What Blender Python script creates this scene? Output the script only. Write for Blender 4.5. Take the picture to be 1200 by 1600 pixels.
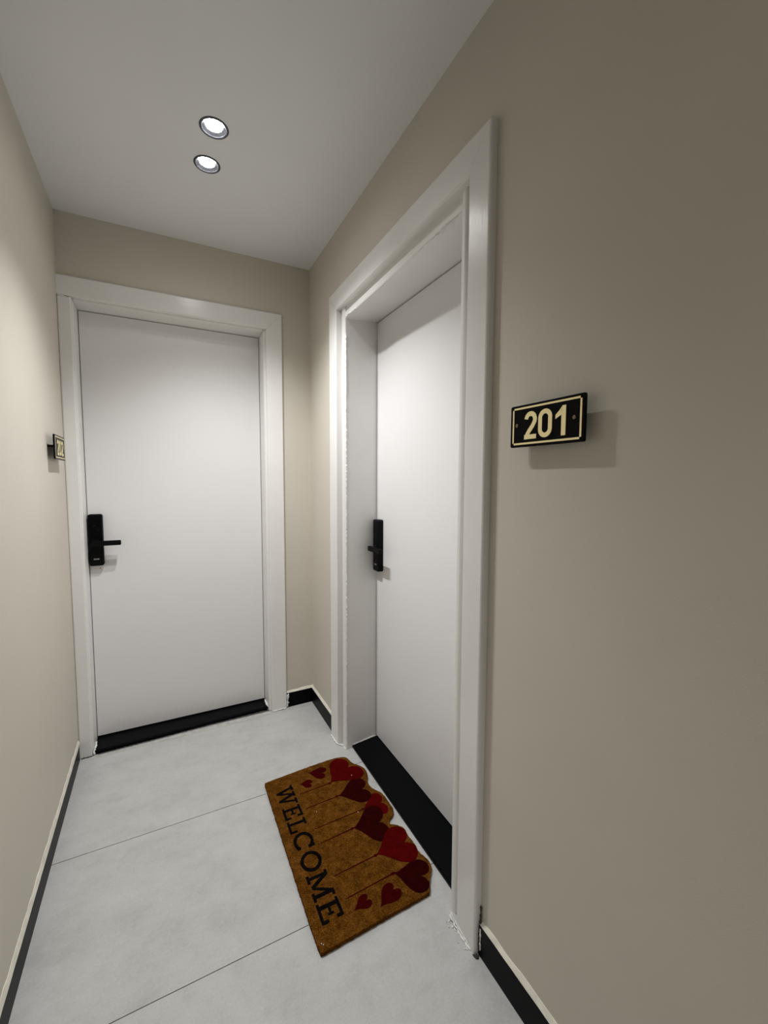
import bpy, bmesh, math, random
from mathutils import Vector, Matrix

random.seed(7)
S = bpy.context.scene
COL = S.collection
for o in list(bpy.data.objects):
    bpy.data.objects.remove(o)

# ------------------------------------------------------------------ camera
YAW, PITCH, ROLL, F = 0.4776, -0.0720, 0.0038, 656.6
CAM = Vector((-0.7559, -2.3946, 1.3384))
fw = Vector((math.sin(YAW) * math.cos(PITCH), math.cos(YAW) * math.cos(PITCH), math.sin(PITCH)))
rt = Vector((math.cos(YAW), -math.sin(YAW), 0))
up = rt.cross(fw)
r2 = rt * math.cos(ROLL) + up * math.sin(ROLL)
u2 = up * math.cos(ROLL) - rt * math.sin(ROLL)
cd = bpy.data.cameras.new('camera')
cam = bpy.data.objects.new('camera', cd)
COL.objects.link(cam)
cd.sensor_fit = 'VERTICAL'
cd.sensor_height = 24.0
cd.sensor_width = 18.0
cd.lens = F / 1600 * 24.0
cd.shift_y = -1.88 / 1600
cd.clip_start = 0.02
M = Matrix((r2, u2, -fw)).transposed().to_4x4()
M.translation = CAM
cam.matrix_world = M
S.camera = cam

# ------------------------------------------------------------------ world, view
w = bpy.data.worlds.new('world')
S.world = w
w.use_nodes = True
w.node_tree.nodes['Background'].inputs[0].default_value = (0.5, 0.5, 0.5, 1)
w.node_tree.nodes['Background'].inputs[1].default_value = 0.02
S.view_settings.view_transform = 'Standard'
S.view_settings.look = 'None'
S.view_settings.gamma = 1.0
S.view_settings.use_curve_mapping = False
S.view_settings.exposure = 0.0

LAMP_W = 52.5            # watts of each spot in the pair in view
LAMP_FILL_W = 15.0        # watts of each spot in the unseen pair added as fill
SPOT_DEG, SPOT_BLEND = 115, 1.0
LENS_E = 100.0

# ------------------------------------------------------------------ dimensions
H = 2.525                # ceiling
YEND = -4.6              # corridor end behind the camera
W0, SK = 1.164, -0.0177  # left wall: x = -W0 + SK*y
def lx(y): return -W0 + SK * y


# ------------------------------------------------------------------ materials
def srgb(r, g, b):
    def f(c):
        c /= 255
        return c / 12.92 if c <= 0.04045 else ((c + 0.055) / 1.055) ** 2.4
    return (f(r), f(g), f(b), 1)


class NT:
    def __init__(s, name):
        s.m = bpy.data.materials.new(name)
        s.m.use_nodes = True
        s.t = s.m.node_tree
        s.b = s.t.nodes['Principled BSDF']

    def n(s, kind, **kw):
        nd = s.t.nodes.new(kind)
        for k, v in kw.items():
            if k in nd.inputs.keys():
                nd.inputs[k].default_value = v
            else:
                setattr(nd, k, v)
        return nd

    def l(s, a, b): s.t.links.new(a, b)

    def coord(s, scale=(1, 1, 1)):
        tc = s.n('ShaderNodeTexCoord')
        mp = s.n('ShaderNodeMapping')
        mp.inputs['Scale'].default_value = scale
        s.l(tc.outputs['Object'], mp.inputs['Vector'])
        return mp.outputs['Vector']

    def noise(s, scale, detail=3, rough=0.5, vec=None, mp=(1, 1, 1)):
        nd = s.n('ShaderNodeTexNoise', Scale=scale, Detail=detail, Roughness=rough)
        s.l(vec or s.coord(mp), nd.inputs['Vector'])
        return nd.outputs['Fac']

    def ramp(s, fac, stops):
        r = s.n('ShaderNodeValToRGB')
        e = r.color_ramp.elements
        e[0].position, e[0].color = stops[0]
        e[1].position, e[1].color = stops[-1]
        for p, c in stops[1:-1]:
            k = e.new(p)
            k.color = c
        s.l(fac, r.inputs['Fac'])
        return r.outputs['Color']

    def bump(s, h, strength=0.2, dist=0.001, normal=None):
        b = s.n('ShaderNodeBump', Strength=strength, Distance=dist)
        s.l(h, b.inputs['Height'])
        if normal:
            s.l(normal, b.inputs['Normal'])
        s.l(b.outputs['Normal'], s.b.inputs['Normal'])
        return b.outputs['Normal']


def c4(*v): return (v[0], v[1], v[2], 1)


def mat_plain(name, col, rough=0.5, metal=0.0, bump=None, var=0.06, vscale=6.0, spec=0.5):
    m = NT(name)
    lo = c4(*[c * (1 - var) for c in col[:3]])
    hi = c4(*[min(1, c * (1 + var)) for c in col[:3]])
    m.l(m.ramp(m.noise(vscale, 3), [(0.3, lo), (0.7, hi)]), m.b.inputs['Base Color'])
    m.b.inputs['Roughness'].default_value = rough
    m.b.inputs['Metallic'].default_value = metal
    m.b.inputs['Specular IOR Level'].default_value = spec
    if bump:
        m.bump(m.noise(bump[0], 2), bump[1], bump[2])
    return m.m


WALL = mat_plain('beige_wall_paint', (0.65, 0.605, 0.52), 0.6, bump=(380, 0.25, 0.0006), var=0.02, vscale=3)
CEIL = mat_plain('white_ceiling_paint', (0.84, 0.845, 0.85), 0.8, bump=(300, 0.2, 0.0005), var=0.015, vscale=3)


def mat_trim(name, axis):
    m = NT(name)
    m.l(m.ramp(m.noise(5, 3), [(0.3, c4(.84, .82, .80)), (0.7, c4(.88, .86, .84))]), m.b.inputs['Base Color'])
    m.b.inputs['Roughness'].default_value = 0.23
    sc = [260, 260, 260]
    sc[axis] = 7
    m.bump(m.noise(1.0, 2, mp=tuple(sc)), 0.45, 0.0006)
    return m.m


TRIM_V = mat_trim('white_gloss_trim_paint_upright', 2)
TRIM_X = mat_trim('white_gloss_trim_paint_cross', 0)
TRIM_Y = mat_trim('white_gloss_trim_paint_along', 1)
JAMB = mat_plain('white_jamb_paint', (.86, .84, .815), 0.38, bump=(120, 0.15, 0.0005), var=0.02)
LEAF = mat_plain('white_door_leaf_paint', (.85, .835, .83), 0.36, bump=(90, 0.12, 0.0004), var=0.015, vscale=2)
CAULK = mat_plain('pale_caulk', (.80, .76, .66), 0.7, bump=(90, 0.5, 0.002), var=0.08, vscale=30)
CHIP = mat_plain('white_filler', (.85, .84, .81), 0.8, bump=(120, 0.6, 0.002), var=0.08, vscale=60)
BLACKP = mat_plain('black_powder_coat', (.004, .004, .0045), 0.45, bump=(900, 0.1, 0.0002), var=0.1, spec=0.10)
BLACKG = mat_plain('black_plate_acrylic', (.003, .003, .0035), 0.3, var=0.1, spec=0.05)
GOLD = mat_plain('pale_gold_print', (.98, .85, .48), 0.38, metal=0.65, var=0.03, vscale=60)
SCREW = mat_plain('bronze_screw', srgb(120, 105, 85), 0.35, metal=0.8, var=0.1, vscale=200)
BADGE = mat_plain('silver_badge', (.62, .62, .62), 0.35, metal=0.3, var=0.03)
DARKGAP = mat_plain('dark_gap_shade', (.13, .13, .125), 0.8, var=0.1)  # strip colour standing for the shade in the leaf gaps
BEZEL = mat_plain('dark_nickel_bezel', (.10, .10, .115), 0.28, metal=0.9, var=0.08, vscale=50)
REFL = mat_plain('smoked_reflector', (.16, .165, .19), 0.32, metal=0.9, var=0.05)
DARKBEAD = mat_plain('dark_bead_brown', (.05, .045, .04), 0.9, var=0.3, vscale=80)  # dark tone of the ragged beads at the casing feet


def mat_granite():
    m = NT('black_granite')
    a = m.noise(340, 2, 0.6)
    m.l(m.ramp(a, [(0.0, c4(.0018, .002, .0025)), (0.70, c4(.003, .0035, .004)), (0.77, c4(.03, .033, .036)), (0.82, c4(.009, .0095, .010))]),
        m.b.inputs['Base Color'])
    m.b.inputs['Roughness'].default_value = 0.36
    m.b.inputs['Specular IOR Level'].default_value = 0.05
    return m.m


GRANITE = mat_granite()


def mat_tile():
    m = NT('light_grey_porcelain_tile')
    oi = m.n('ShaderNodeObjectInfo')
    tc = m.n('ShaderNodeTexCoord')
    ad = m.n('ShaderNodeVectorMath', operation='ADD')
    sc = m.n('ShaderNodeVectorMath', operation='SCALE')
    sc.inputs['Scale'].default_value = 9.0
    cmb = m.n('ShaderNodeCombineXYZ')
    m.l(oi.outputs['Random'], cmb.inputs[0])
    m.l(oi.outputs['Random'], cmb.inputs[1])
    m.l(cmb.outputs[0], sc.inputs[0])
    m.l(tc.outputs['Object'], ad.inputs[0])
    m.l(sc.outputs[0], ad.inputs[1])
    v = ad.outputs[0]
    mp = m.n('ShaderNodeMapping')
    mp.inputs['Rotation'].default_value = (0, 0, 0.35)
    mp.inputs['Scale'].default_value = (1.0, 1.3, 1)
    m.l(v, mp.inputs['Vector'])
    big = m.n('ShaderNodeTexNoise', Scale=6.0, Detail=10, Roughness=0.74, Distortion=0.1)
    m.l(mp.outputs[0], big.inputs['Vector'])
    fine = m.n('ShaderNodeTexNoise', Scale=170, Detail=3, Roughness=0.6)
    m.l(v, fine.inputs['Vector'])
    c = m.ramp(big.outputs['Fac'], [(0.30, c4(.46, .457, .44)), (0.5, c4(.55, .546, .53)), (0.70, c4(.605, .60, .585))])
    mx = m.n('ShaderNodeMix', data_type='RGBA', blend_type='MULTIPLY')
    mx.inputs[0].default_value = 1.0
    m.l(c, mx.inputs[6])
    m.l(m.ramp(fine.outputs['Fac'], [(0.3, c4(.90, .90, .90)), (0.7, c4(1, 1, 1))]), mx.inputs[7])
    m.l(mx.outputs[2], m.b.inputs['Base Color'])
    m.b.inputs['Roughness'].default_value = 0.48
    m.b.inputs['Specular IOR Level'].default_value = 0.35
    m.bump(fine.outputs['Fac'], 0.08, 0.0004)
    return m.m


TILE = mat_tile()
GROUT = mat_plain('grey_grout', (.11, .105, .10), 0.9, bump=(200, 0.5, 0.001), var=0.2, vscale=60)


def mat_pile(name, dark, mid, light, rough=0.95):
    m = NT(name)
    v = m.coord()
    a = m.noise(420, 3, 0.7, vec=v)
    b = m.noise(45, 3, 0.6, vec=v)
    mx = m.n('ShaderNodeMath', operation='MULTIPLY_ADD')
    mx.inputs[1].default_value = 0.7
    m.l(a, mx.inputs[0])
    ml = m.n('ShaderNodeMath', operation='MULTIPLY')
    ml.inputs[1].default_value = 0.3
    m.l(b, ml.inputs[0])
    m.l(ml.outputs[0], mx.inputs[2])
    m.l(m.ramp(mx.outputs[0], [(0.41, dark), (0.5, mid), (0.60, light)]), m.b.inputs['Base Color'])
    m.b.inputs['Roughness'].default_value = rough
    m.b.inputs['Specular IOR Level'].default_value = 0.03
    m.bump(a, 0.9, 0.003)
    return m.m


COIR = mat_pile('brown_coir', c4(.050, .016, .0012), c4(.112, .040, .0035), c4(.21, .088, .016))
COIR_EDGE = mat_pile('brown_coir_edge', c4(.10, .042, .010), c4(.19, .085, .02), c4(.28, .13, .04))
REDB = mat_pile('crimson_flock', c4(.050, .0004, .0006), c4(.080, .0006, .0010), c4(.11, .002, .002))
REDD = mat_pile('dark_maroon_flock', c4(.014, .0002, .0004), c4(.024, .0003, .0006), c4(.038, .0008, .001))
REDM = mat_pile('maroon_flock', c4(.028, .0003, .0006), c4(.044, .0005, .001), c4(.065, .001, .002))
INK = mat_pile('black_flock', c4(.0012, .001, .001), c4(.003, .0026, .0024), c4(.009, .007, .006))


def mat_emit(name, col, e):
    m = NT(name)
    m.b.inputs['Base Color'].default_value = c4(.9, .9, .9)
    m.b.inputs['Emission Color'].default_value = c4(*col)
    m.b.inputs['Emission Strength'].default_value = e
    return m.m


LENS = mat_emit('lit_lamp_lens', (1.0, 0.99, 0.97), LENS_E)


# ------------------------------------------------------------------ mesh helpers
def link(name, me, mat, parent=None, smooth=False):
    o = bpy.data.objects.new(name, me)
    if mat and not me.materials:
        me.materials.append(mat)
    COL.objects.link(o)
    if parent:
        o.parent = parent
    if smooth:
        for p in me.polygons:
            p.use_smooth = True
    return o


def from_bm(name, bm, mat, parent=None, smooth=False):
    bmesh.ops.recalc_face_normals(bm, faces=bm.faces)
    me = bpy.data.meshes.new(name)
    bm.to_mesh(me)
    bm.free()
    return link(name, me, mat, parent, smooth)


def add_box(bm, a, b, bevel=0.0, seg=2):
    x0, y0, z0 = [min(p, q) for p, q in zip(a, b)]
    x1, y1, z1 = [max(p, q) for p, q in zip(a, b)]
    vs = [bm.verts.new(p) for p in ((x0, y0, z0), (x1, y0, z0), (x1, y1, z0), (x0, y1, z0),
                                    (x0, y0, z1), (x1, y0, z1), (x1, y1, z1), (x0, y1, z1))]
    fs = [bm.faces.new([vs[i] for i in f]) for f in
          ((3, 2, 1, 0), (4, 5, 6, 7), (0, 1, 5, 4), (1, 2, 6, 5), (2, 3, 7, 6), (3, 0, 4, 7))]
    if bevel:
        es = list({e for f in fs for e in f.edges})
        bmesh.ops.bevel(bm, geom=es, offset=bevel, segments=seg, affect='EDGES', profile=0.5)


def box(name, a, b, mat, parent=None, bevel=0.0, seg=2):
    bm = bmesh.new()
    add_box(bm, a, b, bevel, seg)
    return from_bm(name, bm, mat, parent)


def add_prism(bm, pts, d, tri=True):
    """closed 3-D polygon pts extruded by vector d"""
    d = Vector(d)
    a = [bm.verts.new(Vector(p)) for p in pts]
    b = [bm.verts.new(Vector(p) + d) for p in pts]
    fs = [bm.faces.new(a), bm.faces.new(list(reversed(b)))]
    n = len(pts)
    for i in range(n):
        bm.faces.new([a[i], b[i], b[(i + 1) % n], a[(i + 1) % n]])
    if tri and n > 4:
        bmesh.ops.triangulate(bm, faces=fs)


def prism(name, pts, d, mat, parent=None):
    bm = bmesh.new()
    add_prism(bm, pts, d)
    return from_bm(name, bm, mat, parent)


def add_loft(bm, r0, r1):
    """two equal 3-D rings joined and capped"""
    a = [bm.verts.new(p) for p in r0]
    b = [bm.verts.new(p) for p in r1]
    n = len(a)
    bm.faces.new(a)
    bm.faces.new(list(reversed(b)))
    for i in range(n):
        bm.faces.new([a[i], b[i], b[(i + 1) % n], a[(i + 1) % n]])


def loft(name, r0, r1, mat, parent=None):
    bm = bmesh.new()
    add_loft(bm, r0, r1)
    return from_bm(name, bm, mat, parent)


def rrect(w_, h_, r, n=6):
    pts = []
    for cx, cy, a0 in ((w_ / 2 - r, h_ / 2 - r, 0), (-w_ / 2 + r, h_ / 2 - r, 90), (-w_ / 2 + r, -h_ / 2 + r, 180), (w_ / 2 - r, -h_ / 2 + r, 270)):
        for k in range(n + 1):
            a = math.radians(a0 + 90 * k / n)
            pts.append((cx + r * math.cos(a), cy + r * math.sin(a)))
    return pts


def add_slab(bm, outline, t, ch, to3):
    """outline (u,v) slab of thickness t, front edge chamfered by ch (outline shrunk); to3(u,v,depth)"""
    cx = sum(p[0] for p in outline) / len(outline)
    cy = sum(p[1] for p in outline) / len(outline)
    ex = max(abs(p[0] - cx) for p in outline)
    ey = max(abs(p[1] - cy) for p in outline)
    sh = lambda p, c: (cx + (p[0] - cx) * (ex - c) / ex, cy + (p[1] - cy) * (ey - c) / ey)
    rings = []
    for c, d in ((0, 0), (0, t - ch), (ch * 0.3, t - ch * 0.3), (ch, t)):
        rings.append([bm.verts.new(to3(*sh(p, c), d)) for p in outline])
    n = len(outline)
    bm.faces.new(rings[0])
    bm.faces.new(list(reversed(rings[-1])))
    for r0, r1 in zip(rings, rings[1:]):
        for i in range(n):
            bm.faces.new([r0[i], r1[i], r1[(i + 1) % n], r0[(i + 1) % n]])


def add_lathe(bm, prof, center, n=40, axis='z'):
    rings = []
    for r, h in prof:
        ring = []
        for k in range(n):
            a = 2 * math.pi * k / n
            q = (r * math.cos(a), r * math.sin(a), h)
            if axis == 'x':
                q = (h, r * math.cos(a), r * math.sin(a))
            elif axis == 'y':
                q = (r * math.cos(a), h, r * math.sin(a))
            ring.append(bm.verts.new(Vector(center) + Vector(q)))
        rings.append(ring)
    for a, b in zip(rings, rings[1:]):
        for k in range(n):
            bm.faces.new([a[k], a[(k + 1) % n], b[(k + 1) % n], b[k]])
    return rings


def disc_solid(name, prof, center, mat, parent, n=24, axis='z'):
    bm = bmesh.new()
    rings = add_lathe(bm, prof, center, n, axis)
    bm.faces.new(rings[0])
    bm.faces.new(rings[-1])
    return from_bm(name, bm, mat, parent, smooth=False)


def empty(name, loc=(0, 0, 0)):
    o = bpy.data.objects.new(name, None)
    o.empty_display_size = 0.05
    COL.objects.link(o)
    o.location = loc
    return o


def tag(o, label, cat, group=None):
    o['label'] = label
    o['category'] = cat
    if group:
        o['group'] = group


def structure(o, label=None, cat=None):
    o['kind'] = 'structure'
    if label:
        o['label'] = label
    if cat:
        o['category'] = cat
    return o


def lump(name, pts, r, mat, parent, seed=0, flat=0.6, nrm=(0, 0, 1)):
    """a ragged bead of filler running through pts"""
    rnd = random.Random(seed)
    bm = bmesh.new()
    P = [Vector(p) for p in pts]
    fine = []
    for a, b in zip(P, P[1:]):
        n = max(2, int((b - a).length / (r * 1.2)))
        for k in range(n):
            fine.append(a.lerp(b, k / n))
    fine.append(P[-1])
    rings = []
    for i, p in enumerate(fine):
        t = (fine[min(i + 1, len(fine) - 1)] - fine[max(i - 1, 0)]).normalized()
        s = t.cross(Vector(nrm))
        if s.length < 1e-4:
            s = t.cross(Vector((1, 0, 0)))
        s.normalize()
        q = s.cross(t)
        rr = r * rnd.uniform(0.45, 1.35) * (0.4 if i in (0, len(fine) - 1) else 1)
        off = s * rnd.uniform(-.35, .35) * r
        ring = []
        for k in range(7):
            a = 2 * math.pi * k / 7
            j = rnd.uniform(.75, 1.25)
            ring.append(bm.verts.new(p + off + s * math.cos(a) * rr * j + q * math.sin(a) * rr * flat * j))
        rings.append(ring)
    for a, b in zip(rings, rings[1:]):
        for k in range(7):
            bm.faces.new([a[k], a[(k + 1) % 7], b[(k + 1) % 7], b[k]])
    bm.faces.new(rings[0])
    bm.faces.new(rings[-1])
    return from_bm(name, bm, mat, parent, smooth=True)


# ================================================================== STRUCTURE
# door openings
RY0, RY1, RZ = -0.455, -1.470, 2.150      # rough opening in the right wall (y far, y near, top)
BX0, BX1, BZ = -1.135, -0.235, 2.170      # rough opening in the back wall

# right wall (three blocks around the opening, one mesh)
bm = bmesh.new()
add_box(bm, (0, 0.30, 0), (0.24, RY0, H))
add_box(bm, (0, RY0, RZ), (0.24, RY1, H))
add_box(bm, (0, RY1, 0), (0.24, YEND - 0.12, H))
structure(from_bm('wall_right', bm, WALL), 'plain beige painted wall around the nearer white door', 'wall')

bm = bmesh.new()
add_box(bm, (-W0 - 0.22, 0, 0), (BX0, 0.24, H))
add_box(bm, (BX0, 0, BZ), (BX1, 0.24, H))
add_box(bm, (BX1, 0, 0), (0, 0.24, H))
structure(from_bm('wall_back', bm, WALL), 'beige end wall of the corridor around the far white door', 'wall')

bm = bmesh.new()
add_prism(bm, [(lx(0), 0, 0), (lx(YEND), YEND, 0), (lx(YEND) - 0.2, YEND, 0), (lx(0) - 0.2, 0, 0)], (0, 0, H))
structure(from_bm('wall_left', bm, WALL), 'long beige painted wall on the left of the corridor', 'wall')

structure(box('wall_front', (lx(YEND) - 0.2, YEND, 0), (0.0, YEND - 0.12, H), WALL), 'beige wall closing the corridor behind the viewer', 'wall')

# ceiling with round cut-outs for the downlights
LAMPS = [(-0.5764, -0.787), (-0.5833, -0.598), (-0.575, -3.35), (-0.575, -3.16)]  # last two are out of view, added to fill the near corridor
ceil_o = box('ceiling', (-1.42, 0.26, H), (0.26, YEND - 0.14, H + 0.09), CEIL)
cuts = []
for i, (x, y) in enumerate(LAMPS):
    bm = bmesh.new()
    rings = add_lathe(bm, [(0.0415, -0.05), (0.0415, 0.055)], (x, y, H), 48)
    bm.faces.new(rings[0])
    bm.faces.new(rings[-1])
    c = from_bm('cutter', bm, None)
    cuts.append(c)
    md = ceil_o.modifiers.new('cut', 'BOOLEAN')
    md.object = c
    md.operation = 'DIFFERENCE'
    md.solver = 'EXACT'
bpy.context.view_layer.update()
dg = bpy.context.evaluated_depsgraph_get()
nm = bpy.data.meshes.new_from_object(ceil_o.evaluated_get(dg))
ceil_o.modifiers.clear()
ceil_o.data = nm
for c in cuts:
    bpy.data.objects.remove(c)
structure(ceil_o, 'flat white painted ceiling of the corridor', 'ceiling')

# floor: bed + tiles
fl = empty('floor')
structure(fl, 'light grey porcelain tile floor with thin joints', 'floor')
bed = box('grout_bed', (-1.40, 0.10, -0.06), (0.24, YEND - 0.12, -0.0012), GROUT, fl)
JOINT = 0.0026
tile_rows = [(-0.040, -0.6506)]
y = -0.6506
while y > YEND:
    tile_rows.append((y, y - 0.5985))
    y -= 0.5985
TX1 = 0.036          # floor runs into the doorway up to the threshold
for i, (ya, yb) in enumerate(tile_rows):
    a, b = ya - JOINT / 2, max(yb, YEND) + JOINT / 2
    # outline of the row; rows beside the doorway run on to the threshold
    dn, df = -1.397, -0.520
    pts = [(lx(a), a), (0 if not (dn < a < df) else TX1, a)]
    if dn < a < df:
        if b < dn:
            pts += [(TX1, dn), (.0078, dn), (.0078, -1.459), (0, -1.459), (0, b)]
        else:
            pts += [(TX1, b)]
    else:
        if b < df and a > df:
            pts += [(0, -0.473), (.0078, -0.473), (.0078, df), (TX1, df), (TX1, b)]
        else:
            pts += [(0, b)]
    pts += [(lx(b), b)]
    prism('tile', [(p[0], p[1], -0.010) for p in pts], (0, 0, 0.010), TILE, fl)
# mortar strip between the first tile and the end wall
box('mortar_strip', (-1.165, -0.0388, -0.009), (-0.0, -0.001, -0.0008), mat_plain('pale_mortar', (.50, .49, .465), .9, bump=(160, .5, .002), var=.15, vscale=40), fl)

# baseboards ---------------------------------------------------------
BH, BT = 0.086, 0.010


def caulk_strip(name, p0, p1, out, h, t, parent, seed):
    """ragged sloping bead on top of a skirting: p0..p1 wall line at its top, out = unit vector away from the wall"""
    rnd = random.Random(seed)
    bm = bmesh.new()
    p0, p1, out = Vector(p0), Vector(p1), Vector(out)
    n = max(3, int((p1 - p0).length / 0.03))
    rings = []
    for k in range(n + 1):
        p = p0.lerp(p1, k / n)
        hh = h * rnd.uniform(.75, 1.25)
        tt = t * rnd.uniform(.92, 1.02)
        rings.append([bm.verts.new(q) for q in (p, p + out * tt, p + out * tt * .75 + Vector((0, 0, hh * .35)), p + out * 0.0015 + Vector((0, 0, hh)), p + Vector((0, 0, hh)))])
    for a, b in zip(rings, rings[1:]):
        for k in range(5):
            bm.faces.new([a[k], a[(k + 1) % 5], b[(k + 1) % 5], b[k]])
    bm.faces.new(rings[0])
    bm.faces.new(rings[-1])
    return from_bm(name, bm, CAULK, parent, smooth=False)


bl = empty('baseboard_left')
structure(bl, 'low black granite skirting along the left wall with pale caulk', 'baseboard')
LT = 0.003
segs = [(-0.030, -0.615), (-0.6165, -1.2145), (-1.216, -2.45), (-2.452, -3.65), (-3.652, YEND)]
for a, b in segs:
    prism('skirting_piece', [(lx(a), a, 0), (lx(a) + LT, a, 0), (lx(b) + LT, b, 0), (lx(b), b, 0)], (0, 0, BH), GRANITE, bl)
caulk_strip('caulk_line', (lx(-0.03), -0.03, BH), (lx(YEND), YEND, BH), (1, 0, 0), 0.017, 0.0065, bl, 1)

br = empty('baseboard_right')
structure(br, 'black granite skirting along the right wall either side of the near door', 'baseboard')
box('skirting_piece', (0, -0.011, 0), (-BT, -0.376, BH), GRANITE, br, 0.0008, 1)
for a, b in ((-1.5445, -2.75), (-2.752, -3.95), (-3.952, YEND)):
    box('skirting_piece', (0, a, 0), (-BT, b, BH + 0.006), GRANITE, br, 0.0008, 1)
caulk_strip('caulk_line', (0, 0, BH), (0, -0.376, BH), (-1, 0, 0), 0.011, BT, br, 2)
caulk_strip('caulk_line', (0, -1.545, BH + 0.006), (0, YEND, BH + 0.006), (-1, 0, 0), 0.012, BT * 0.9, br, 3)

bb = empty('baseboard_back')
structure(bb, 'short black granite skirting between the far door casing and the corner', 'baseboard')
box('skirting_piece', (-0.1615, 0, 0), (0, -BT, BH), GRANITE, bb, 0.0008, 1)
caulk_strip('caulk_line', (-0.1615, 0, BH), (0, 0, BH), (0, -1, 0), 0.011, BT, bb, 4)
lump('filler_bead', [(-0.1585, -0.012, 0.004), (-0.1575, -0.012, 0.03), (-0.157, -0.012, 0.055), (-0.1535, -0.0125, 0.082)], 0.006, CHIP, bb, 5, nrm=(0, 1, 0))


# ================================================================== DOORS
def casing_profile(wd, t, lip=0.0105):
    """(w, t) from inner edge outward"""
    return [(0.008, 0), (0.008, -lip), (0, -lip), (0, t - .004), (.0012, t - .0012), (.004, t), (wd - .006, t), (wd - .002, t - .0018), (wd, t - .006), (wd, 0)]


def make_lock(parent, to3, name='lock_body'):
    """smart lock: local u along the lever direction, v up, d out of the leaf; origin at the centre of the plate"""
    bm = bmesh.new()
    add_slab(bm, rrect(0.061, 0.256, 0.010), 0.027, 0.004, to3)
    body = from_bm(name, bm, BLACKP, parent)
    # glossy key panel let into the upper half
    bm = bmesh.new()
    pan = [(u, v + 0.050) for u, v in rrect(0.050, 0.140, 0.006)]
    add_slab(bm, pan, 0.0276, 0.0003, to3)
    # start it just under the face so only the front shows
    for v in bm.verts:
        pass
    from_bm('key_panel', bm, BLACKG, body)
    # lever: hub + neck + flat bar with rounded end
    bm = bmesh.new()
    hub = [(0.017 * math.cos(a), -0.0135 + 0.017 * math.sin(a)) for a in [2 * math.pi * k / 24 for k in range(24)]]
    add_slab(bm, hub, 0.034, 0.002, to3)
    from_bm('lever_hub', bm, BLACKP, body)
    bm = bmesh.new()
    neck = [(0.0095 * math.cos(a), -0.0135 + 0.0095 * math.sin(a)) for a in [2 * math.pi * k / 20 for k in range(20)]]
    add_slab(bm, neck, 0.058, 0.001, to3)
    bar = [(u + 0.046, v - 0.0135) for u, v in rrect(0.124, 0.024, 0.005)]
    lo, hi = 0.046, 0.062
    rings = []
    cxm, cym = 0.046, -0.0135
    for s_, d in ((.96, lo), (1, lo + .002), (1, hi - .002), (.96, hi)):
        rings.append([bm.verts.new(to3(cxm + (u - cxm) * (1 - (1 - s_) * .3), cym + (v - cym) * s_, d)) for u, v in bar])
    bm.faces.new(rings[0])
    bm.faces.new(list(reversed(rings[-1])))
    n = len(bar)
    for a, b in zip(rings, rings[1:]):
        for i in range(n):
            bm.faces.new([a[i], b[i], b[(i + 1) % n], a[(i + 1) % n]])
    from_bm('lever', bm, BLACKP, body)
    # small pale maker's mark low on the plate, too small to read
    bm = bmesh.new()
    for k, (u0, u1, v0, v1) in enumerate(((-.011, -.0085, -.0035, .0035), (-.0065, -.002, -.0035, -.0015), (-.0065, -.002, .0015, .0035), (-.0065, -.0045, -.0035, .0035),
                                          (.000, .0022, -.0035, .0035), (.0042, .0065, -.0035, .0035), (.0042, .0105, -.0008, .0012), (.0085, .0108, -.0035, .0035))):
        add_slab(bm, [(u0, v0 - .094), (u1, v0 - .094), (u1, v1 - .094), (u0, v1 - .094)], 0.0276, 0.0001, to3)
    from_bm('badge', bm, BADGE, body)
    # two tiny indicator dots on the panel
    bm = bmesh.new()
    for u, v in ((-.004, .072), (.011, .050)):
        add_slab(bm, [(u + .0013 * math.cos(a), v + .0013 * math.sin(a)) for a in [2 * math.pi * k / 10 for k in range(10)]], 0.0279, 0.0001, to3)
    from_bm('indicator_dot', bm, SCREW, body)
    return body


# ---- door_1: the nearer door, in the right wall (201) ----------------
d1 = empty('door_1', (0, -0.96, 0))
structure(d1, 'nearer white door in the right wall, deep frame and black lock', 'door')
d1.location = (0, 0, 0)
CT = 0.022
FY0, FY1 = -0.378, -0.474      # far casing: outer, inner
NY0, NY1 = -1.541, -1.458      # near casing: outer, inner
HZ0, HZ1 = 2.232, 2.140        # head: outer, inner
# far upright
pf = casing_profile(FY0 - FY1, CT)
ring_b = [(-t, FY1 + w_, 0.0) for w_, t in pf]
ring_t = [(-t, FY1 + w_, HZ1 + w_ * (HZ0 - HZ1) / (FY0 - FY1)) for w_, t in pf]
loft('casing_upright', ring_b, ring_t, TRIM_V, d1)
pn = casing_profile(NY1 - NY0, CT)
ring_b = [(-t, NY1 - w_, 0.0) for w_, t in pn]
ring_t = [(-t, NY1 - w_, HZ1 + w_ * (HZ0 - HZ1) / (NY1 - NY0)) for w_, t in pn]
loft('casing_upright', ring_b, ring_t, TRIM_V, d1)
hw = HZ0 - HZ1
ph = casing_profile(hw, CT)
ra = [(-t, FY1 + w_ * (FY0 - FY1) / hw - .0010, HZ1 + w_) for w_, t in ph]
rb = [(-t, NY1 - w_ * (NY1 - NY0) / hw + .0010, HZ1 + w_) for w_, t in ph]
loft('casing_head', ra, rb, TRIM_Y, d1)
# jambs (frame lining): rounded nose at x=.008, splayed slightly towards the leaf
LXF = 0.181                    # face of the leaf


def jamb_section(y_in, y_nose, y_leaf, s, g, xb):
    return [(0.010, y_in), (0.010, y_nose + s * g), (xb + .002, y_nose + s * (g - .004)), (xb, y_nose + s * (g - .009)), (xb, y_nose + s * .006), (xb + .0015, y_nose + s * .002), (xb + .0055, y_nose),
            (LXF + 0.0, y_leaf), (0.239, y_leaf + s * .001), (0.239, y_in)]


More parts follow.
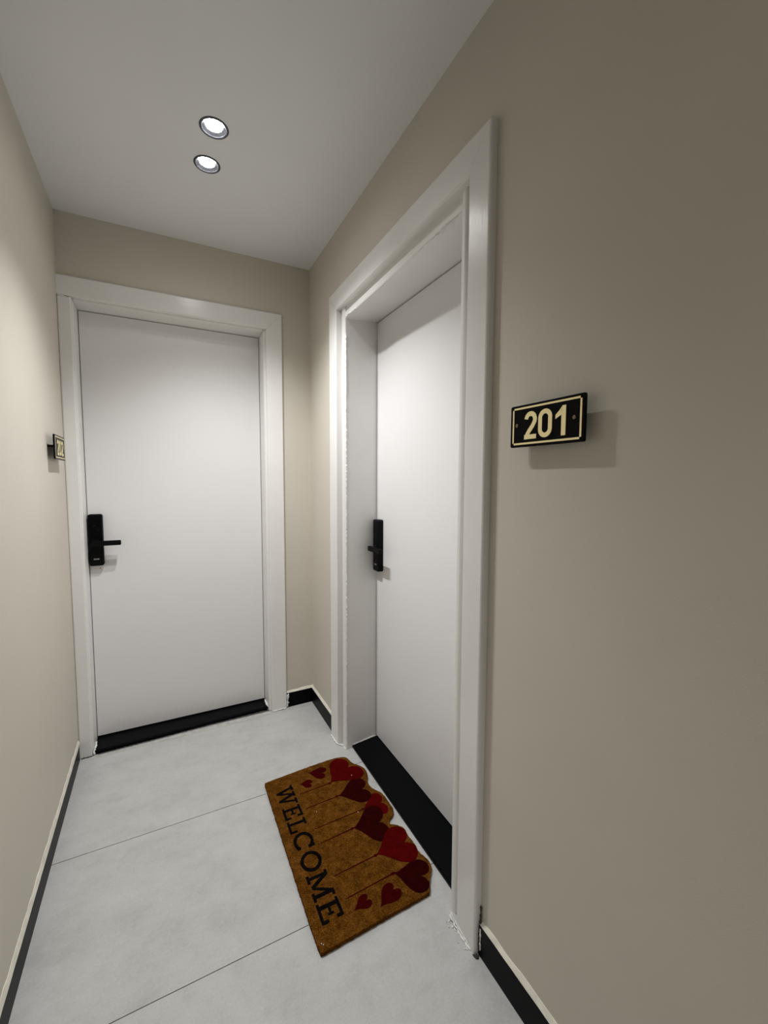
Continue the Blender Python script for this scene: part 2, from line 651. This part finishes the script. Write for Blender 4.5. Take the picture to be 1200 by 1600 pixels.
JF = jamb_section(-0.456, -0.5320, -0.503, 1, .045, 0.0)
JN = jamb_section(-1.469, -1.4030, -1.418, -1, .025, -0.003)
prism('jamb', [(x, y, 0) for x, y in JF], (0, 0, 2.149), JAMB, d1)
prism('jamb', [(x, y, 0) for x, y in JN], (0, 0, 2.149), JAMB, d1)
hd = [(0.0085, 2.149), (0.0085, 2.118), (0.003, 2.113), (0.0012, 2.108), (0.0012, 2.092), (0.003, 2.087), (0.007, 2.085), (LXF, 2.106), (0.239, 2.107), (0.239, 2.149)]
prism('jamb_head', [(x, -0.5045, z) for x, z in hd], (0, -0.9125, 0), JAMB, d1)
# paint runs and lifting filler along the head's lower edge and the far jamb's nose
lump('filler_bead', [(0.004, -0.545, 2.088), (0.003, -0.60, 2.089), (0.004, -0.66, 2.087)], 0.007, CHIP, d1, 11)
lump('filler_bead', [(0.003, -1.20, 2.089), (0.004, -1.26, 2.088), (0.004, -1.33, 2.087), (0.004, -1.385, 2.089)], 0.007, CHIP, d1, 12)
lump('filler_bead', [(0.006, -0.531, 2.02), (0.006, -0.531, 1.6), (0.006, -0.531, 1.1), (0.006, -0.531, .5), (0.006, -0.531, 0.02)], 0.0045, JAMB, d1, 13, nrm=(1, 0, 0))
# leaf
box('door_leaf', (LXF, -0.5065, 0.014), (LXF + 0.042, -1.4145, 2.1015), LEAF, d1, 0.0012, 1)
box('gap_shade_strip', (LXF + 0.012, -0.5028, 0.012), (LXF + 0.040, -0.5066, 2.105), DARKGAP, d1)  # added strips in the leaf gap, dark tone stands for its shade
box('gap_shade_strip', (LXF + 0.012, -0.5066, 2.1016), (LXF + 0.040, -1.4145, 2.1058), DARKGAP, d1)
# threshold slab
th = [(0.036, -0.5275), (LXF + 0.058, -0.5045), (LXF + 0.058, -1.4165), (0.036, -1.3965)]
bm = bmesh.new()
add_prism(bm, [(x, y, -0.004) for x, y in th], (0, 0, 0.0155))
top = [e for e in bm.edges if all(v.co.z > 0.01 for v in e.verts)]
bmesh.ops.bevel(bm, geom=top, offset=0.0022, segments=2, affect='EDGES')
from_bm('threshold', bm, GRANITE, d1)
lump('filler_bead', [(0.04, -0.5275, 0.0125), (0.10, -0.5185, 0.0125), (0.178, -0.508, 0.0125)], 0.0035, CHIP, d1, 14)
# crumbling filler at the feet of the casing
lump('filler_bead', [(-0.0225, -1.425, 0.010), (-0.0235, -1.455, 0.004), (-0.0240, -1.49, 0.002), (-0.0240, -1.528, 0.001)], 0.0036, CHIP, d1, 15)
lump('filler_bead', [(-0.0222, -1.430, 0.024), (-0.0225, -1.450, 0.017), (-0.0228, -1.478, 0.013), (-0.0228, -1.512, 0.007)], 0.0018, CHIP, d1, 16)
flk = random.Random(5)
bm = bmesh.new()
bmesh.ops.create_icosphere(bm, subdivisions=1, radius=1.0)
for v in bm.verts:
    v.co *= flk.uniform(.6, 1.3)
flake = from_bm('filler_flake', bm, CHIP, d1)
for k in range(16):
    f_ = flake if k == 0 else flake.copy()
    if k:
        COL.objects.link(f_)
    t_ = flk.random()
    f_.location = (-0.026 - flk.random() ** 2 * .016, -1.430 - .095 * t_, 0.0016)
    r_ = flk.uniform(.0015, .0042)
    f_.scale = (r_, r_ * flk.uniform(.7, 1.5), r_ * .4)
    f_.rotation_euler = (flk.uniform(-.3, .3), flk.uniform(-.3, .3), flk.uniform(0, 6))
lump('dark_bead', [(-0.024, -1.538, 0.001), (-0.020, -1.548, 0.001), (-0.012, -1.549, 0.001)], 0.006, DARKBEAD, d1, 18, flat=.3)  # ragged dark beads at the casing foot and skirting end
lump('dark_bead', [(-0.0095, -1.5455, 0.015), (-0.0100, -1.5465, 0.05), (-0.0075, -1.5470, 0.088), (-0.0045, -1.5455, 0.115), (-0.0035, -1.5455, 0.145)], 0.0035, DARKBEAD, d1, 19, nrm=(1, 0, 0))
lump('filler_bead', [(-0.0105, -1.552, 0.02), (-0.0108, -1.5525, 0.06), (-0.0105, -1.551, 0.085)], 0.0026, CHIP, d1, 20, nrm=(1, 0, 0))
lump('filler_bead', [(-0.022, -0.380, 0.003), (-0.023, -0.43, 0.003), (-0.023, -0.472, 0.004), (0.002, -0.50, 0.003), (-0.001, -0.533, 0.003)], 0.0045, CHIP, d1, 21)
# lock: plate centre on the leaf
make_lock(d1, lambda u, v, d: (LXF - d, -0.5475 - u, 1.018 + v))

# ---- door_2: the far door, in the end wall (202) ----------------------
d2 = empty('door_2')
structure(d2, 'far white door at the corridor end with a black lock', 'door')
BTK = 0.019
LFY = 0.110
# right upright (mitred), head (runs to the left wall), narrow cut-down left upright
RX0, RX1 = -0.1635, -0.250
BH0, BH1 = 2.246, 2.157
pr = casing_profile(RX0 - RX1, BTK, .0035)
ring_b = [(RX1 + w_, -t, 0.0) for w_, t in pr]
ring_t = [(RX1 + w_, -t, BH1 + w_ * (BH0 - BH1) / (RX0 - RX1)) for w_, t in pr]
loft('casing_upright', ring_b, ring_t, TRIM_V, d2)
hw = BH0 - BH1
ph = casing_profile(hw, BTK, .0035)
ra = [(RX1 + w_ * (RX0 - RX1) / hw - .0004, -t, BH1 + w_) for w_, t in ph]
rb = [(-1.1634, -t, BH1 + w_) for w_, t in ph]
loft('casing_head', ra, rb, TRIM_X, d2)
pl = casing_profile(0.0515, BTK, .0035)
ring_b = [(-1.1125 - w_, -t, 0.0) for w_, t in pl]
ring_t = [(-1.1125 - w_ , -t, BH1 - .004 + random.uniform(-.003, .002)) for w_, t in pl]
loft('casing_upright', ring_b, ring_t, TRIM_V, d2)
lump('filler_bead', [(-1.163, -0.0185, 2.156), (-1.150, -0.0195, 2.154), (-1.135, -0.0190, 2.152), (-1.125, -0.019, 2.148)], 0.004, CHIP, d2, 31, nrm=(0, 1, 0))


def jamb2(x_in, x_nose, x_leaf, s):
    return [(x_in, 0.002), (x_nose + s * .006, 0.002), (x_nose + s * .002, 0.0035), (x_nose, 0.0075), (x_leaf, LFY), (x_leaf + s * .001, 0.22), (x_in, 0.22)]


JR = jamb2(-0.2365, -0.2630, -0.2645, 1)
JL = jamb2(-1.1335, -1.1085, -1.1075, -1)
prism('jamb', [(x, y, 0) for x, y in JR], (0, 0, 2.169), JAMB, d2)
prism('jamb', [(x, y, 0) for x, y in JL], (0, 0, 2.169), JAMB, d2)
hd = [(0.002, 2.169), (0.002, 2.154), (0.0035, 2.150), (0.0075, 2.148), (LFY, 2.1435), (0.22, 2.1435), (0.22, 2.169)]
prism('jamb_head', [(-1.1070, y, z) for y, z in hd], (0.842, 0, 0), JAMB, d2)
box('door_leaf', (-1.1050, LFY, 0.026), (-0.2672, LFY + 0.042, 2.1405), LEAF, d2, 0.0012, 1)
box('gap_shade_strip', (-1.1074, LFY + .010, 0.020), (-1.1052, LFY + .040, 2.1434), DARKGAP, d2)  # shade of the leaf gap put in as dark strips
box('gap_shade_strip', (-1.1052, LFY + .010, 2.1407), (-0.2672, LFY + .040, 2.1433), DARKGAP, d2)
bm = bmesh.new()
add_prism(bm, [(-1.1070, -0.012, -0.003), (-0.2645, 0.014, -0.003), (-0.2652, 0.20, -0.003), (-1.1070, 0.20, -0.003)], (0, 0, 0.0225))
top = [e for e in bm.edges if all(v.co.z > 0.015 for v in e.verts)]
bmesh.ops.bevel(bm, geom=top, offset=0.004, segments=3, affect='EDGES')
from_bm('threshold', bm, GRANITE, d2)
lump('filler_bead', [(-0.2660, 0.012, 0.004), (-0.2670, 0.03, 0.020), (-0.2668, 0.06, 0.022), (-0.2668, 0.10, 0.0225)], 0.0055, CHIP, d2, 32)
lump('filler_bead', [(-1.104, -0.018, 0.003), (-1.105, -0.016, 0.020), (-1.104, 0.02, 0.021), (-1.105, 0.07, 0.022)], 0.0045, CHIP, d2, 33)
lump('filler_bead', [(-1.09, -0.016, 0.001), (-0.95, -0.012, 0.001), (-0.80, -0.007, 0.001), (-0.62, 0.000, 0.001), (-0.45, 0.005, 0.001), (-0.28, 0.010, 0.001)], 0.004, GROUT, d2, 34, flat=.3)
lump('filler_bead', [(-0.168, -0.0205, 0.003), (-0.20, -0.021, 0.004), (-0.235, -0.021, 0.003), (-0.252, -0.014, 0.002)], 0.0045, CHIP, d2, 35)
lump('dark_bead', [(-1.158, -0.021, 0.001), (-1.135, -0.021, 0.001), (-1.113, -0.021, 0.002)], 0.0032, DARKBEAD, d2, 36)  # ragged dark bead along the left casing foot
disc_solid('screw', [(0.0028, LFY - .0008), (0.0028, LFY + .002)], (-1.062, 0, 0.893), SCREW, d2, 14, 'y')
make_lock(d2, lambda u, v, d: (-1.0725 + u, LFY - d, 1.039 + v))


# ================================================================== NUMBER SIGNS
def arc(cx, cy, rx, ry, a0, a1, n=12):
    return [(cx + rx * math.cos(math.radians(a0 + (a1 - a0) * k / n)), cy + ry * math.sin(math.radians(a0 + (a1 - a0) * k / n))) for k in range(n + 1)]


def stroke_quads(path, wd, closed=False):
    """quads of a constant width stroke along path"""
    n = len(path)
    L, R_ = [], []
    for i in range(n):
        p = Vector(path[i])
        a = Vector(path[(i - 1) % n]) if (closed or i > 0) else None
        b = Vector(path[(i + 1) % n]) if (closed or i < n - 1) else None
        d1_ = (p - a).normalized() if a is not None else (b - p).normalized()
        d2_ = (b - p).normalized() if b is not None else d1_
        t = (d1_ + d2_).normalized()
        nn = Vector((-t.y, t.x))
        m = wd / 2 / max(0.5, nn.dot(Vector((-d1_.y, d1_.x))))
        L.append(p + nn * m)
        R_.append(p - nn * m)
    out = []
    for i in range(n if closed else n - 1):
        j = (i + 1) % n
        out.append([L[i], L[j], R_[j], R_[i]])
    return out


def add_quads(bm, quads, to3, d0, d1_):
    for k, q in enumerate(quads):
        d1_ += .000015
        a = [bm.verts.new(to3(p[0], p[1], d0)) for p in q]
        b = [bm.verts.new(to3(p[0], p[1], d1_)) for p in q]
        bm.faces.new(b)
        n = len(q)
        for i in range(n):
            bm.faces.new([a[i], a[(i + 1) % n], b[(i + 1) % n], b[i]])


# digits in a unit cell: width .6, height 1 (condensed bold)
def digit(ch):
    if ch == '0':
        pts = arc(.30, .70, .215, .215, 0, 180, 12) + arc(.30, .30, .215, .215, 180, 360, 12)
        return stroke_quads(pts, .165, True)
    if ch == '1':
        return [[(.30, 0), (.475, 0), (.475, 1), (.33, 1)], [(.30, 0), (.33, 1), (.30, .74), (.30, .5)],
                [(.06, .72), (.06, .575), (.30, .70), (.30, .86)], [(.06, .72), (.30, .86), (.34, 1), (.22, .86)]]
    if ch == '2':
        pts = arc(.30, .70, .205, .215, 172, -20, 14) + [(.40, .47), (.25, .30), (.155, .165), (.125, .08)]
        return stroke_quads(pts, .17) + [[(.02, 0), (.575, 0), (.575, .165), (.02, .165)]]


def make_sign(text, to3, label):
    """u to the viewer's right along the plate, v up, d out of the wall; origin at plate centre"""
    s = empty('room_number_sign')
    tag(s, label, 'sign', 'room number signs')
    PW, PH = 0.199, 0.0955
    D0, D1 = 0.021, 0.0265
    bm = bmesh.new()
    out = rrect(PW, PH, 0.004, 4)
    add_slab(bm, out, D1 - D0, 0.0008, lambda u, v, d: to3(u, v, d + D0))
    from_bm('plate', bm, BLACKG, s)
    bm = bmesh.new()
    bw, bh, bt = 0.1855, 0.0845, 0.0042
    for q in ([(-bw / 2, -bh / 2), (bw / 2, -bh / 2), (bw / 2, -bh / 2 + bt), (-bw / 2, -bh / 2 + bt)],
              [(-bw / 2, bh / 2 - bt), (bw / 2, bh / 2 - bt), (bw / 2, bh / 2), (-bw / 2, bh / 2)],
              [(-bw / 2, -bh / 2), (-bw / 2 + bt, -bh / 2), (-bw / 2 + bt, bh / 2), (-bw / 2, bh / 2)],
              [(bw / 2 - bt, -bh / 2), (bw / 2, -bh / 2), (bw / 2, bh / 2), (bw / 2 - bt, bh / 2)]):
        add_quads(bm, [q], to3, D1 - .0002, D1 + .0004)
    from_bm('border_line', bm, GOLD, s)
    ch = 0.0615
    starts = (-0.0575, -0.0165, 0.0255)
    for c, u0 in zip(text, starts):
        bm = bmesh.new()
        k = ch * 1.02
        add_quads(bm, [[(u0 + p[0] * k, -0.0005 - ch / 2 + p[1] * ch) for p in q] for q in digit(c)], to3, D1 - .0002, D1 + .0004)
        from_bm('digit', bm, GOLD, s)
    for u in (-0.0795, 0.0755):
        bm = bmesh.new()
        c = [(u + .0042 * math.cos(2 * math.pi * k / 16), .0020 + .0042 * math.sin(2 * math.pi * k / 16)) for k in range(16)]
        add_slab(bm, c, 0.0013, 0.0006, lambda a, b, d: to3(a, b, d + D1 - .0001))
        from_bm('screw', bm, SCREW, s)
        bm = bmesh.new()
        c = [(u + .005 * math.cos(2 * math.pi * k / 16), .0020 + .005 * math.sin(2 * math.pi * k / 16)) for k in range(16)]
        add_slab(bm, c, D0, 0.0001, to3)
        from_bm('spacer', bm, BLACKP, s)
    return s


make_sign('201', lambda u, v, d: (-d, -1.7370 - u, 1.4640 + v),
          'black plate with gold 201 on the right wall beside the nearer door')
make_sign('202', lambda u, v, d: (lx(-0.27 + u) + d, -0.2700 + u, 1.4645 + v),
          'small black plate with gold 202 on the left wall by the far door')


# ================================================================== DOWNLIGHTS
LABELS = ['round recessed ceiling downlight, the nearer one of the lit pair in view',
          'round recessed ceiling downlight, the one of the lit pair nearer the far door',
          'unseen fill downlight added behind the viewer, farther from the doors',
          'unseen fill downlight added behind the viewer, nearer the doors']
for i, (x, y) in enumerate(LAMPS):
    L = empty('recessed_downlight', (0, 0, 0))
    tag(L, LABELS[i], 'ceiling lamp', 'recessed corridor downlights')
    bm = bmesh.new()
    add_lathe(bm, [(0.0385, 0.004), (0.0385, 0.0), (0.0400, -0.0026), (0.0425, -0.0036), (0.0455, -0.0026), (0.0472, -0.0008), (0.0472, 0.0)], (x, y, H), 56)
    from_bm('bezel', bm, BEZEL, L, smooth=True)
    bm = bmesh.new()
    add_lathe(bm, [(0.0390, -0.0006), (0.0370, 0.0016), (0.0320, 0.0042), (0.0270, 0.0075)], (x, y, H), 56)
    from_bm('reflector', bm, REFL, L, smooth=True)
    disc_solid('lens', [(0.0010, 0.0024), (0.012, 0.0028), (0.021, 0.0045), (0.0272, 0.0070), (0.0272, 0.010)], (x, y, H), LENS, L, 48)
    ld = bpy.data.lights.new('downlight_beam', 'SPOT')
    ld.energy = LAMP_W if i < 2 else LAMP_FILL_W  # second pair is the added fill
    ld.color = (0.975, 0.988, 1.0)
    ld.spot_size = math.radians(SPOT_DEG)
    ld.spot_blend = SPOT_BLEND
    ld.shadow_soft_size = 0.02
    lo = bpy.data.objects.new('downlight_beam', ld)
    COL.objects.link(lo)
    lo.location = (x, y, H - 0.020)
    lo.rotation_euler = (0, math.radians(-5), 0)     # lamp tilted a little towards the right wall
    lo.parent = L

# ================================================================== DOORMAT
MZ = 0.013
outline = [(-0.4131, -0.6060), (-0.406, -0.600), (-0.3034, -0.5930), (-0.1716, -0.5840), (-0.083, -0.5831), (-0.040, -0.5917), (-0.0242, -0.6102), (-0.019, -0.6535),
           (0.0051, -0.6829), (0.0190, -0.7113), (0.0155, -0.7563), (-0.0052, -0.791), (-0.0097, -0.8321), (0.0042, -0.8572),
           (0.0213, -0.8901), (0.0229, -0.9365), (0.0218, -0.9843), (0.012, -1.0054), (-0.0169, -1.021), (-0.0292, -1.0441),
           (-0.0074, -1.0553), (0.0153, -1.086), (0.0088, -1.1243), (0.0134, -1.1621), (0.0081, -1.2017), (0.0195, -1.2306),
           (0.0197, -1.2597), (0.0129, -1.2754), (-0.0156, -1.305), (-0.036, -1.338), (-0.042, -1.3415), (-0.2535, -1.3455), (-0.405, -1.3505), (-0.4111, -1.346),
           (-0.413, -1.2082), (-0.4129, -0.961)]
# resample with a slightly ragged cut edge
rnd = random.Random(3)


def smooth_closed(pts, it=1):
    for _ in range(it):
        q = []
        for a, b in zip(pts, pts[1:] + pts[:1]):
            q.append((a[0] * .75 + b[0] * .25, a[1] * .75 + b[1] * .25))
            q.append((a[0] * .25 + b[0] * .75, a[1] * .25 + b[1] * .75))
        pts = q
    return pts


sm = smooth_closed(outline, 1)
fine = []
for a, b in zip(sm, sm[1:] + sm[:1]):
    d = math.hypot(b[0] - a[0], b[1] - a[1])
    n = max(1, int(d / 0.006))
    for k in range(n):
        t = k / n
        fine.append((a[0] + (b[0] - a[0]) * t + rnd.uniform(-.0009, .0009), a[1] + (b[1] - a[1]) * t + rnd.uniform(-.0009, .0009)))

mat_o = empty('doormat')
tag(mat_o, 'brown coir welcome doormat with red balloon hearts on the tiles before the nearer door', 'doormat')
prism('coir_pad', [(x, y, 0.0006) for x, y in fine], (0, 0, MZ - .0006), COIR, mat_o)
# loose coir fibres along the cut edge and over the pile
bm = bmesh.new()
cxm, cym = -0.2, -0.97


def inside(x, y):
    c = False
    n = len(sm)
    for i in range(n):
        x0, y0 = sm[i]
        x1, y1 = sm[i - 1]
        if (y0 > y) != (y1 > y) and x < (x1 - x0) * (y - y0) / (y1 - y0) + x0:
            c = not c
    return c


def fibre(p, d, wd):
    s = d.cross(Vector((rnd.uniform(-1, 1), rnd.uniform(-1, 1), rnd.uniform(-1, 1))))
    if s.length < 1e-6:
        return
    s = s.normalized() * wd
    vs = [bm.verts.new(p - s), bm.verts.new(p + s), bm.verts.new(p + d)]
    bm.faces.new(vs)


for i in range(len(fine)):
    a, b = Vector((*fine[i], 0)), Vector((*fine[(i + 1) % len(fine)], 0))
    t = (b - a)
    nrm_ = Vector((t.y, -t.x, 0)).normalized()
    if inside(a.x + nrm_.x * .004, a.y + nrm_.y * .004):
        nrm_ = -nrm_
    for k in range(9):
        p = a.lerp(b, rnd.random())
        p.z = rnd.uniform(.002, MZ)
        fibre(p, nrm_ * rnd.uniform(.0008, .0026) + t.normalized() * rnd.uniform(-.002, .002) + Vector((0, 0, rnd.uniform(-.001, .0008))), .00035)
f_o = from_bm('coir_fringe', bm, COIR_EDGE, mat_o)
f_o['kind'] = 'stuff'


def top3(x, y, d): return (x, y, MZ + d)


def heart(tip, la, lb, ml, mw, mat, h, nm_='heart', hs=1.06):
    T, A, B = Vector(tip), Vector(la), Vector(lb)
    ax = ((A + B) / 2 - T)
    ln = ax.length * ml * hs
    ax.normalize()
    lat = Vector((-ax.y, ax.x))
    wd = (A - B).length * mw * hs
    pts = []
    for k in range(44):
        t = 2 * math.pi * k / 44
        hx = 16 * math.sin(t) ** 3
        hy = 13 * math.cos(t) - 5 * math.cos(2 * t) - 2 * math.cos(3 * t) - math.cos(4 * t)
        a = (hy + 17) / 29.0
        p = T + ax * a * ln + lat * (hx / 32.0) * wd
        p += Vector((rnd.uniform(-.0006, .0006), rnd.uniform(-.0006, .0006)))
        pts.append((p.x, p.y, MZ - .0005))
    o = prism(nm_, pts, (0, 0, .0005 + h), mat, mat_o)
    return o


HE = [((-0.1553, -0.7307), (-0.0867, -0.597), (-0.0100, -0.7512), 1.20, 0.98, REDB, .0012),
      ((-0.1532, -0.8177), (-0.0194, -0.760), (-0.0410, -0.8977), 1.03, 1.00, REDD, .0009),
      ((-0.0879, -0.9281), (0.0040, -0.8767), (-0.0084, -0.9897), 1.06, 1.00, REDB, .0008),
      ((-0.1617, -0.9983), (-0.0643, -0.9296), (-0.0711, -1.1013), 1.30, 0.98, REDD, .0010),
      ((-0.1352, -1.1406), (-0.0074, -1.0697), (-0.0178, -1.2129), 1.12, 1.06, REDB, .0013),
      ((-0.1139, -1.2291), (0.0000, -1.235), (-0.0620, -1.3298), 1.18, 1.00, REDD, .0009)]
for hh in HE:
    o = heart(*hh)
    o['label'] = 'crimson balloon heart' if hh[5] is REDB else 'dark maroon balloon heart'
for tip, a, b, ml, mw in (((-0.225, -0.6242), (-0.1519, -0.6195), (-0.1858, -0.686), 1.25, .95), ((-0.2778, -0.6768), (-0.2306, -0.6695), (-0.2491, -0.7158), 1.25, .95),
                          ((-0.204, -1.3122), (-0.1564, -1.2575), (-0.1315, -1.3076), 1.22, 1.1), ((-0.2791, -1.2831), (-0.2388, -1.2525), (-0.2307, -1.2922), 1.25, 1.1)):
    heart(tip, a, b, ml, mw, REDM, .0008, 'small_heart')
ST = [((-0.1553, -0.7307), (-0.2929, -0.7348)), ((-0.1532, -0.8177), (-0.2916, -0.824)), ((-0.0847, -0.9298), (-0.2921, -0.9353)),
      ((-0.1617, -0.9983), (-0.2922, -1.0056)), ((-0.1324, -1.142), (-0.2937, -1.148)), ((-0.1111, -1.2305), (-0.2892, -1.2385))]
for a, b in ST:
    bm = bmesh.new()
    A, B = Vector(a), Vector(b)
    t = (B - A).normalized()
    n_ = Vector((-t.y, t.x))
    q = [A + t * -.006 + n_ * .002, A + t * -.006 - n_ * .002, A + t * .006 - n_ * .0062, A + t * .010 - n_ * .0022, B - n_ * .0014, B + n_ * .0014, A + t * .010 + n_ * .0022, A + t * .006 + n_ * .0062]
    add_prism(bm, [(p.x, p.y, MZ - .0004) for p in q], (0, 0, .0010))
    from_bm('balloon_string', bm, REDM, mat_o)

# slab-serif letters: cell u (reading direction), v (0 baseline .. 1 cap line), stroke th
TH = .15


def rect(u0, v0, u1, v1): return [(u0, v0), (u1, v0), (u1, v1), (u0, v1)]


def bar(p, q, wd):
    d = (Vector(q) - Vector(p)).normalized()
    n_ = Vector((-d.y, d.x)) * wd / 2
    return [Vector(p) + n_, Vector(q) + n_, Vector(q) - n_, Vector(p) - n_]


def letter(ch):
    """returns polygons, natural width"""
    s = .13
    if ch == 'W':
        wd = 1.45
        return [bar((.18, 1), (.43, 0.03), .17), bar((.43, .03), (.725, .92), .13), bar((.725, .92), (1.02, .03), .17), bar((1.02, .03), (1.27, 1), .13),
                rect(.0, 1 - s, .42, 1), rect(.52, 1 - s, .90, 1), rect(1.05, 1 - s, 1.45, 1), rect(.36, 0, .50, .12), rect(.95, 0, 1.09, .12)], wd
    if ch == 'E':
        return [rect(.12, 0, .29, 1), rect(0, 0, .84, s), rect(0, 1 - s, .80, 1), rect(.29, .45, .56, .56), rect(.50, .37, .60, .65),
                rect(.72, 0, .86, .33), rect(.68, .70, .82, 1)], .88
    if ch == 'L':
        return [rect(.14, 0, .31, 1), rect(0, 0, .80, s), rect(0, 1 - s, .46, 1), rect(.68, 0, .82, .40)], .82
    if ch == 'C':
        pts = arc(.50, .50, .42, .43, 38, 322, 26)
        return stroke_quads(pts, .155) + [rect(.76, .64, .90, .98), rect(.72, .08, .86, .26)], .94
    if ch == 'O':
        pts = arc(.52, .50, .44, .43, 0, 345, 30)
        return stroke_quads(pts, .16, True), 1.04
    if ch == 'M':
        return [rect(.12, 0, .27, 1), rect(1.02, 0, 1.19, 1), bar((.20, .96), (.655, .12), .17), bar((.655, .12), (1.11, .96), .13),
                rect(0, 0, .40, s), rect(.90, 0, 1.32, s), rect(0, 1 - s, .27, 1), rect(1.02, 1 - s, 1.32, 1)], 1.32


VX0, VX1 = -0.3815, -0.3105
for ch, ya, yb in (('W', -0.664, -0.775), ('E', -0.785, -0.8505), ('L', -0.8600, -0.9200), ('C', -0.9265, -1.0060), ('O', -1.0180, -1.1010), ('M', -1.1095, -1.2060), ('E', -1.2150, -1.2840)):
    polys, wd = letter(ch)
    bm = bmesh.new()
    for k, pl_ in enumerate(polys):
        q = [(VX0 + p[1] * (VX1 - VX0), ya + (p[0] / wd) * (yb - ya)) for p in pl_]
        add_quads(bm, [q], top3, -.0004, .0008 + .00002 * k)
    from_bm('letter', bm, INK, mat_o)
# bits of grit on the mat
bm = bmesh.new()
bmesh.ops.create_icosphere(bm, subdivisions=1, radius=.0016)
g0 = from_bm('grit_speck', bm, CHIP, mat_o)
g0.location = (-0.0533, -0.7305, MZ + .0022)
for x, y in ((-0.113, -0.936), (-0.26, -0.86), (-0.396, -1.333), (-0.400, -1.328)):
    g = g0.copy()
    COL.objects.link(g)
    g.location = (x, y, MZ + .0018)
